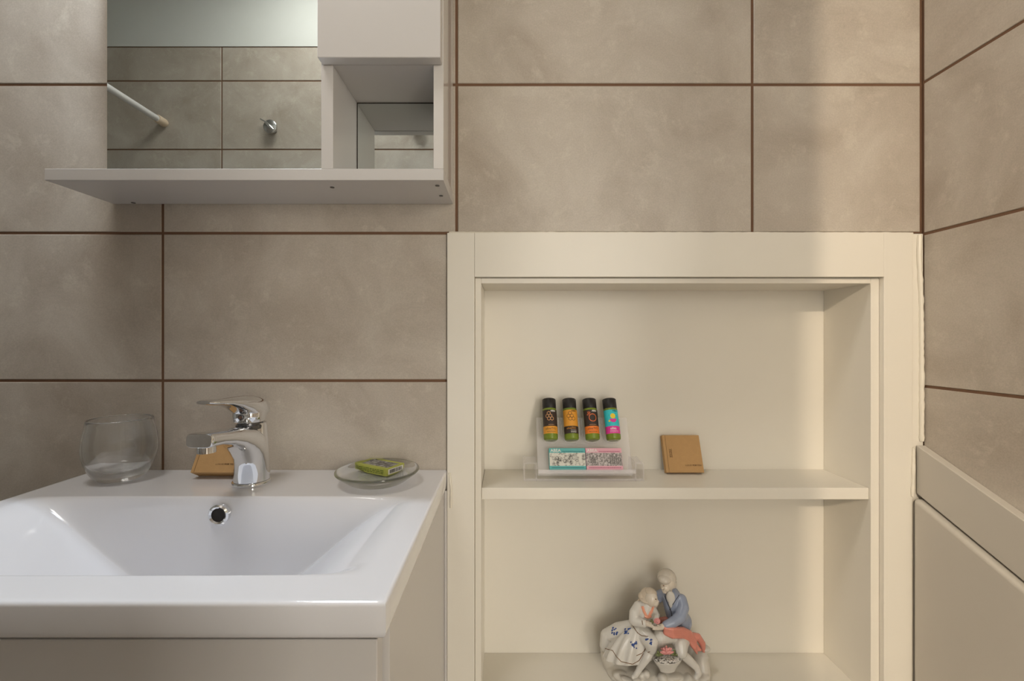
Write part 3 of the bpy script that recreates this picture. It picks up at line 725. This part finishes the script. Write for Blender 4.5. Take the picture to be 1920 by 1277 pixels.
# ------------------------------------------------------------------ shower rod and wall hooks (seen in the mirror)
rx, rz = (310 - CX) / vs_, H + (CY - 232) / vs_
rod = thing('shower_rod', 'white shower curtain rod across the room, seen in the mirror', 'rod', (rx, -0.46, rz))
MB().tube([(rx, YB + 0.030, rz), (rx, -0.45, rz)], 0.0105, 20).build('tube', 'rodwhite', rod, smooth=True)
MB().tube([(rx, -0.45, rz), (rx, -0.032, rz)], 0.0125, 20).build('tube', 'rodwhite', rod, smooth=True)
for y0, y1 in ((YB + 0.001, YB + 0.040), (-0.040, -0.001)):
    MB().tube([(rx, y0, rz), (rx, y0 + (y1-y0)*0.1, rz), (rx, y0 + (y1-y0)*0.9, rz), (rx, y1, rz)], [0.0135, 0.0150, 0.0150, 0.0135], 20).build('end_cap', 'beige', rod, smooth=True)
def hook(px, label):
    hxx, hz = (px - CX) / vs_, H + (CY - 243) / vs_
    h = thing('wall_hook', label, 'hook', (hxx, YB + 0.001, hz), (0, 0, 0), 'chrome hooks on the tiled wall seen in the mirror')
    def ydisc(prof): return MB().loft([[Vector((r*math.cos(2*PI*i/30), y, r*math.sin(2*PI*i/30))) for i in range(30)] for r, y in prof])
    ydisc([(0.0150, 0.0), (0.0150, 0.004), (0.0070, 0.006), (0.0070, 0.016), (0.0225, 0.018), (0.0245, 0.0195), (0.0245, 0.024), (0.0225, 0.026)]).build('rose_plate', 'satin', h, smooth=True, local=True)
    MB().tube([(-0.013, 0.028, 0.013), (0.0, 0.029, 0.0), (0.014, 0.028, -0.014)], [0.004, 0.0055, 0.004], 12).build('cross_bar', 'chrome', h, smooth=True, local=True)
    MB().tube([(-0.015, 0.016, 0.017), (-0.040, 0.014, 0.031)], 0.0026, 10).build('pin', 'chrome', h, smooth=True, local=True)
    MB().tube([(-0.020, 0.012, 0.010), (-0.030, 0.014, 0.005)], 0.0022, 10).build('pin', 'chrome', h, smooth=True, local=True)
hook(513, 'chrome wall hook reflected in the large mirror')
hook(783, 'chrome wall hook reflected in the cubby mirror')

# ------------------------------------------------------------------ porcelain figurine
FGY = 0.058
fig = thing('porcelain_figurine', 'porcelain figurine of a seated couple with a flower basket, on the lower niche shelf', 'figurine', (P(1225, 1270, FGY).x, FGY, nbot))
def F(zx, zy, dy=0.0):
    # dy = offset from the figurine's middle depth, towards the room (negative) or the niche (positive)
    p = P(1090 + zx/5.626, 1050 + zy/5.626, FGY + dy); return Vector((p.x, FGY + dy, max(p.z, nbot + 0.0006)))
U = (D + FGY) / D / PXM / 5.626       # metres per drawing unit
def blob(name, m, mb, parent, vox=0.0011, it=4, decim=None):
    me = mb.mesh(name); b = bmesh.new(); b.from_mesh(me); bmesh.ops.recalc_face_normals(b, faces=b.faces); b.to_mesh(me); b.free()
    o = bpy.data.objects.new('tmp', me); C.objects.link(o)
    rm = o.modifiers.new('r', 'REMESH'); rm.mode = 'VOXEL'; rm.voxel_size = vox
    sm = o.modifiers.new('s', 'SMOOTH'); sm.iterations = it; sm.factor = 0.5
    dg = bpy.context.evaluated_depsgraph_get()
    me2 = bpy.data.meshes.new_from_object(o.evaluated_get(dg)); bpy.data.objects.remove(o)
    for v in me2.vertices:
        if v.co.z < nbot + 0.0005: v.co.z = nbot + 0.0005
    for p in me2.polygons: p.use_smooth = True
    r = bpy.data.objects.new(name, me2); C.objects.link(r)
    me2.materials.clear(); me2.materials.append(M[m]); setparent(r, parent, False)
    return r
def limb(mb, pts, rad):    # pts in drawing coordinates (zx, zy, dy)
    Pn = [F(*p) for p in pts]; R = [r*U for r in rad]
    fine = []; fr = []
    for k in range(len(Pn)-1):
        for i in range(6):
            t = i/6; fine.append(Pn[k].lerp(Pn[k+1], t)); fr.append(R[k]*(1-t)+R[k+1]*t)
    fine.append(Pn[-1]); fr.append(R[-1])
    for p, r in zip(fine, fr): mb.ell(p, (r, r, r), 12, 8)
def el(mb, zx, zy, dy, rx_, ry_, rz_, rotdeg=0):
    mb.ell(F(zx, zy, dy), (rx_*U, ry_*U, rz_*U), 20, 12, Matrix.Rotation(math.radians(rotdeg), 3, 'Y'))

# rocky base
mb = MB(); rr = random.Random(5)
el(mb, 790, 1330, 0.004, 520, 250, 150); el(mb, 420, 1180, 0.014, 170, 190, 150, -20); el(mb, 300, 960, 0.022, 100, 120, 230)
el(mb, 1230, 1150, 0.014, 110, 190, 260); el(mb, 1180, 950, 0.026, 110, 120, 150); el(mb, 900, 1180, 0.0, 300, 200, 120)
el(mb, 760, 900, 0.026, 320, 120, 230)
for k in range(26): el(mb, rr.uniform(330, 1300), rr.uniform(1180, 1290), rr.uniform(-0.034, 0.0), rr.uniform(40, 90), rr.uniform(40, 80), rr.uniform(20, 50), rr.uniform(-25, 25))
for k in range(8): el(mb, rr.uniform(1190, 1310), 930 + k*40, rr.uniform(-0.012, 0.01), 60, 50, 30, rr.uniform(-20, 20))
blob('rock_base', 'porcrock', mb, fig, 0.0013, 5)

# seated woman: gown with flared skirt, bodice, arms as one surface
mb = MB()
limb(mb, [(690, 470, -0.004), (660, 560, -0.004), (625, 660, 0.0)], [72, 88, 92])            # bodice
limb(mb, [(600, 490, -0.004), (558, 560, -0.012), (552, 640, -0.018), (655, 668, -0.026)], [52, 52, 50, 40])  # sleeve
limb(mb, [(745, 500, 0.002), (790, 580, -0.006), (775, 660, -0.018)], [42, 36, 30])
rings = []; wst = (620, 670); n = 72
hem = []
for i in range(n):
    a = 2*PI*i/n
    hem.append((470 + 285*math.cos(a), -0.004 - 0.034*math.sin(a)*1.0, 1010 + 100*math.sin(a)*0.9 - 60*math.cos(a)*-0.2))
for k, t in enumerate([0, 0.12, 0.28, 0.46, 0.66, 0.84, 1.0]):
    ring = []
    for i in range(n):
        a = 2*PI*i/n; fold = 1 + 0.085*t*math.sin(a*12 + 2.0*t) + 0.03*t*math.sin(a*5)
        cxk = wst[0] + (495 - wst[0])*t**0.9; cyk = wst[1] + (1015 - wst[1])*t
        rxk = (80 + (255-80)*math.sin(t*PI/2)**0.85)*fold; rdk = (72 + (190-72)*math.sin(t*PI/2)**0.8)*fold
        zz = cyk + (105*math.sin(a) * t if math.sin(a) > 0 else 25*t*math.sin(a))
        ring.append(F(cxk + rxk*math.cos(a), zz, -0.002 - rdk*math.sin(a)*U))
    rings.append(ring)
mb.loft(rings)
limb(mb, [(620, 740, -0.010), (730, 860, -0.030), (735, 930, -0.030)], [85, 78, 60])          # lap and knee
limb(mb, [(520, 720, 0.0), (400, 760, 0.008), (270, 800, 0.014), (265, 900, 0.012)], [80, 95, 70, 75])   # train of the gown
woman = blob('woman_gown', 'porcelain', mb, fig, 0.0010, 3)
mb = MB(); limb(mb, [(735, 940, -0.028), (690, 1030, -0.032), (610, 1150, -0.030)], [48, 44, 32]); limb(mb, [(605, 1165, -0.030), (570, 1215, -0.036), (545, 1235, -0.042)], [30, 28, 18])
blob('woman_leg', 'porcelain', mb, fig, 0.0010, 3)
mb = MB(); el(mb, 735, 405, -0.008, 66, 74, 82, 12); el(mb, 772, 445, -0.012, 42, 48, 40); limb(mb, [(795, 425, -0.014), (814, 440, -0.015)], [13, 8]); limb(mb, [(725, 470, -0.003), (705, 510, -0.004)], [34, 38])
el(mb, 790, 462, -0.013, 18, 24, 9); el(mb, 782, 482, -0.012, 20, 24, 14)
blob('woman_head', 'skin', mb, fig, 0.0007, 3)
mb = MB(); el(mb, 705, 375, 0.002, 82, 90, 74, 10); el(mb, 640, 385, 0.002, 40, 48, 44); el(mb, 690, 425, -0.006, 75, 62, 24, 8); el(mb, 735, 338, -0.004, 60, 70, 34, 8); limb(mb, [(640, 420, 0.004), (600, 450, 0.004), (580, 470, 0.004)], [30, 22, 14])
blob('woman_hair', 'hair', mb, fig, 0.0008, 2)
mb = MB()
limb(mb, [(660, 668, -0.026), (700, 672, -0.030), (735, 692, -0.030)], [27, 26, 20])
for k in range(4): limb(mb, [(725, 676 + 7*k, -0.031), (752, 690 + 7*k, -0.032), (768, 702 + 6*k, -0.030)], [9, 8, 7])
limb(mb, [(705, 662, -0.032), (735, 664, -0.036)], [9, 7])
blob('woman_hand', 'skin', mb, fig, 0.0006, 2)

# seated man: jacket and sleeves as one surface, breeches and stockings, head, hair
mb = MB()
limb(mb, [(945, 380, 0.010), (975, 480, 0.010), (1010, 590, 0.010), (1040, 670, 0.010)], [100, 108, 112, 112])
el(mb, 1075, 640, 0.012, 85, 110, 90)
limb(mb, [(1055, 420, 0.002), (1075, 500, -0.008), (1045, 600, -0.018), (970, 655, -0.024), (890, 690, -0.026)], [58, 60, 58, 50, 40])
limb(mb, [(880, 360, 0.016), (830, 370, 0.020), (815, 410, 0.020)], [60, 52, 40])
jacket = blob('man_jacket', 'bluejacket', mb, fig, 0.0010, 3)
mb = MB(); el(mb, 905, 225, 0.002, 82, 86, 92, -8); el(mb, 885, 285, -0.006, 48, 52, 46, 10); limb(mb, [(868, 288, -0.014), (853, 304, -0.018)], [13, 9]); limb(mb, [(915, 310, 0.006), (930, 370, 0.004)], [42, 46])
el(mb, 866, 322, -0.014, 17, 16, 8); el(mb, 878, 336, -0.010, 22, 22, 16); el(mb, 985, 268, 0.006, 14, 18, 24)
blob('man_head', 'skin', mb, fig, 0.0007, 3)
mb = MB(); el(mb, 942, 395, -0.0050, 46, 22, 70, -10); el(mb, 940, 450, -0.0052, 22, 18, 55, -6)
blob('man_shirt', 'porcelain', mb, fig, 0.0008, 2)
mb = MB(); el(mb, 902, 190, 0.006, 98, 100, 92, 0); el(mb, 882, 205, -0.003, 70, 66, 46, -6); el(mb, 960, 235, 0.006, 42, 70, 60)
blob('man_hair', 'hairgrey', mb, fig, 0.0008, 2)
mb = MB(); limb(mb, [(885, 692, -0.026), (840, 710, -0.028), (800, 716, -0.030)], [28, 27, 22])
for k in range(4): limb(mb, [(805, 704 + 8*k, -0.031), (778, 706 + 9*k, -0.033), (756, 704 + 9*k, -0.033)], [9, 8, 7])
limb(mb, [(830, 698, -0.034), (805, 690, -0.038)], [9, 7])
blob('man_hand', 'skin', mb, fig, 0.0006, 2)
mb = MB()
limb(mb, [(1040, 770, 0.008), (930, 780, -0.012), (830, 810, -0.024)], [95, 85, 74])
limb(mb, [(830, 810, -0.024), (830, 880, -0.022), (800, 960, -0.014)], [72, 58, 50])
limb(mb, [(1080, 800, 0.004), (1040, 880, -0.018), (1050, 970, -0.026)], [90, 82, 62])
blob('man_breeches', 'porcelain', mb, fig, 0.0010, 3)
mb = MB(); limb(mb, [(1060, 985, -0.024), (1140, 1060, -0.024), (1210, 1130, -0.026), (1235, 1190, -0.028)], [50, 46, 36, 30]); limb(mb, [(1235, 1200, -0.028), (1210, 1240, -0.036)], [32, 24])
blob('man_leg', 'porcelain', mb, fig, 0.0010, 3)
# coral cloth
mb = MB()
for q, (o1, o2) in enumerate(((0, 0), (26, 12), (50, 26), (-22, -8))):
    limb(mb, [(885, 735 + o1*0.7, -0.030), (960, 752 + o1, -0.030), (1070, 755 + o1*0.9, -0.020), (1140, 790 + o1, -0.014), (1190, 860 + o2, -0.012), (1215 + o2*1.5, 950, -0.012)], [22, 26, 28, 28, 30, 14])
limb(mb, [(1150, 790, -0.010), (1230, 810, -0.008), (1275, 880, -0.006), (1290, 960, -0.006)], [30, 34, 34, 18])
limb(mb, [(1140, 850, -0.014), (1190, 920, -0.016), (1220, 985, -0.014)], [26, 26, 10])
limb(mb, [(820, 640, 0.006), (890, 630, 0.004)], [30, 30])
blob('coral_cloth', 'coral', mb, fig, 0.0009, 2)
# basket with flowers
bc = F(910, 1060, -0.036)
mbk = MB(); rings = []
for t, (zz, rx_) in enumerate(((1165, 78), (1165, 82), (1135, 94), (1100, 120), (1068, 142), (1052, 148), (1048, 140), (1062, 130))):
    rings.append([F(910 + rx_*math.cos(2*PI*i/36), zz + rx_*0.36*math.sin(2*PI*i/36), -0.036 - rx_*0.62*math.sin(2*PI*i/36)*U) for i in range(36)])
mbk.loft(rings); basket = mbk.build('basket', 'porcelain', fig, smooth=True)
mb = MB()
for k in range(130):
    a = rr.uniform(0, 2*PI); q = math.sqrt(rr.random())
    el(mb, 910 + 130*q*math.cos(a), 1056 - 22*(1-q*q) + 46*q*math.sin(a), -0.036 - 82*q*math.sin(a)*U, rr.uniform(9, 14), 11, rr.uniform(8, 12), rr.uniform(-40, 40))
mb.build('basket_blossoms', 'porcelain', fig, smooth=True)
def petals(zx, zy, dy, m, n, L, w_, name):
    for k in range(n):
        a = math.radians(-75 + 150*k/(n-1)); mb = MB()
        rot = Matrix.Rotation(-a, 3, 'Y').inverted() if False else Matrix.Rotation(a, 3, 'Y')
        c = F(zx, zy, dy) + Vector((math.sin(a), -0.25*math.cos(3*k), math.cos(a))) * L*U*0.5
        mb.ell(c, (w_*U, w_*U*0.7, L*U*0.55), 10, 8, rot); mb.build(name, m, fig, smooth=True)
petals(900, 985, -0.040, 'rose', 7, 70, 14, 'petal')
petals(895, 975, -0.046, 'rose', 5, 48, 13, 'petal')
petals(825, 1005, -0.040, 'leaf', 4, 44, 15, 'leaf'); petals(985, 1000, -0.030, 'leaf', 3, 50, 13, 'leaf')
# rose held between the hands
c = F(803, 650, -0.036); pts = []; rad = []
for k in range(46):
    t = k/45; a = t*2*PI*2.6; rr_ = (6 + 24*t)*U; pts.append(c + Vector((rr_*math.cos(a), 0.0035*t - 0.002, rr_*math.sin(a)))); rad.append(6.5*U)
MB().tube(pts, rad, 8).build('held_rose', 'rose', fig, smooth=True)
mb = MB(); el(mb, 752, 655, -0.030, 20, 10, 12, 30); el(mb, 740, 640, -0.028, 16, 10, 10, -30); mb.build('rose_leaf', 'leaf', fig, smooth=True)

# painted details laid on the glaze (found by dropping onto the surface along the depth axis)
def drop(objs, zx, zy, lift=0.0003):
    p = F(zx, zy, -0.1); q = F(zx, zy, 0.0); dr = (q - p).normalized(); best = None
    for tr in objs:
        h = tr.ray_cast(p, dr)
        if h[0] is not None and (best is None or h[0].y < best.y): best = h[0]
    return None if best is None else best + Vector((0, -lift, 0))
def bvh(o): return BVHTree.FromPolygons([v.co.copy() for v in o.data.vertices], [tuple(p.vertices) for p in o.data.polygons])
bw, bj = bvh(woman), bvh(jacket)
def stroke(name, m, objs, pts, r):
    out = []
    for k in range(len(pts)-1):
        for i in range(8):
            t = i/8; q = drop(objs, pts[k][0]*(1-t)+pts[k+1][0]*t, pts[k][1]*(1-t)+pts[k+1][1]*t, 0.0)
            if q is not None: out.append(q)
    if len(out) > 3: MB().tube(out, r*U, 6).build(name, m, fig, smooth=True)
for pts in ([(250, 935), (330, 955), (370, 1020), (420, 1072), (540, 1100), (610, 1060), (650, 990), (735, 965)], [(585, 765), (640, 800), (715, 808)], [(580, 1010), (640, 985), (685, 925)], [(540, 690), (575, 745), (600, 775)]):
    stroke('gold_line', 'gold', [bw], pts, 3.6)
stroke('jacket_line', 'ink', [bj], [(880, 380), (905, 450), (940, 520), (960, 600)], 3.5)
stroke('jacket_line', 'ink', [bj], [(1030, 370), (985, 440), (940, 510)], 3.0)
stroke('cuff_line', 'gold', [bw], [(640, 640), (648, 690)], 4.0)
for zx, zy in ((355, 752), (490, 757), (552, 897), (715, 872)):
    mb = MB(); ok = 0
    for k in range(11):
        q = drop([bw], zx + rr.uniform(-30, 30), zy + rr.uniform(-34, 36), 0.0)
        if q is not None: mb.ell(q, (rr.uniform(8, 14)*U, 3*U, rr.uniform(8, 14)*U), 8, 6); ok += 1
    if ok: mb.build('painted_flower', 'cobalt', fig, smooth=True)
for side in (1, -1):
    pts = [(700 - 55*side, 490), (700 - 40*side, 540), (700 - 12*side, 595)]
    stroke('collar', 'corallight', [bw], pts, 15)
stroke('collar', 'corallight', [bw], [(668, 590), (700, 604), (735, 590)], 16)
for k, (zx, zy) in enumerate(((938, 522), (955, 588))):
    q = drop([bj], zx, zy, 0.0)
    if q is not None: MB().ell(q, (8*U, 5*U, 8*U), 10, 8).build('button', 'ink', fig, smooth=True)
for zx, zy, dy in ((868, 272, -0.0175), (786, 415, -0.0215)):
    MB().ell(F(zx, zy, dy), (9*U, 6*U, 4*U), 10, 8).build('eye', 'gold', fig, smooth=True)
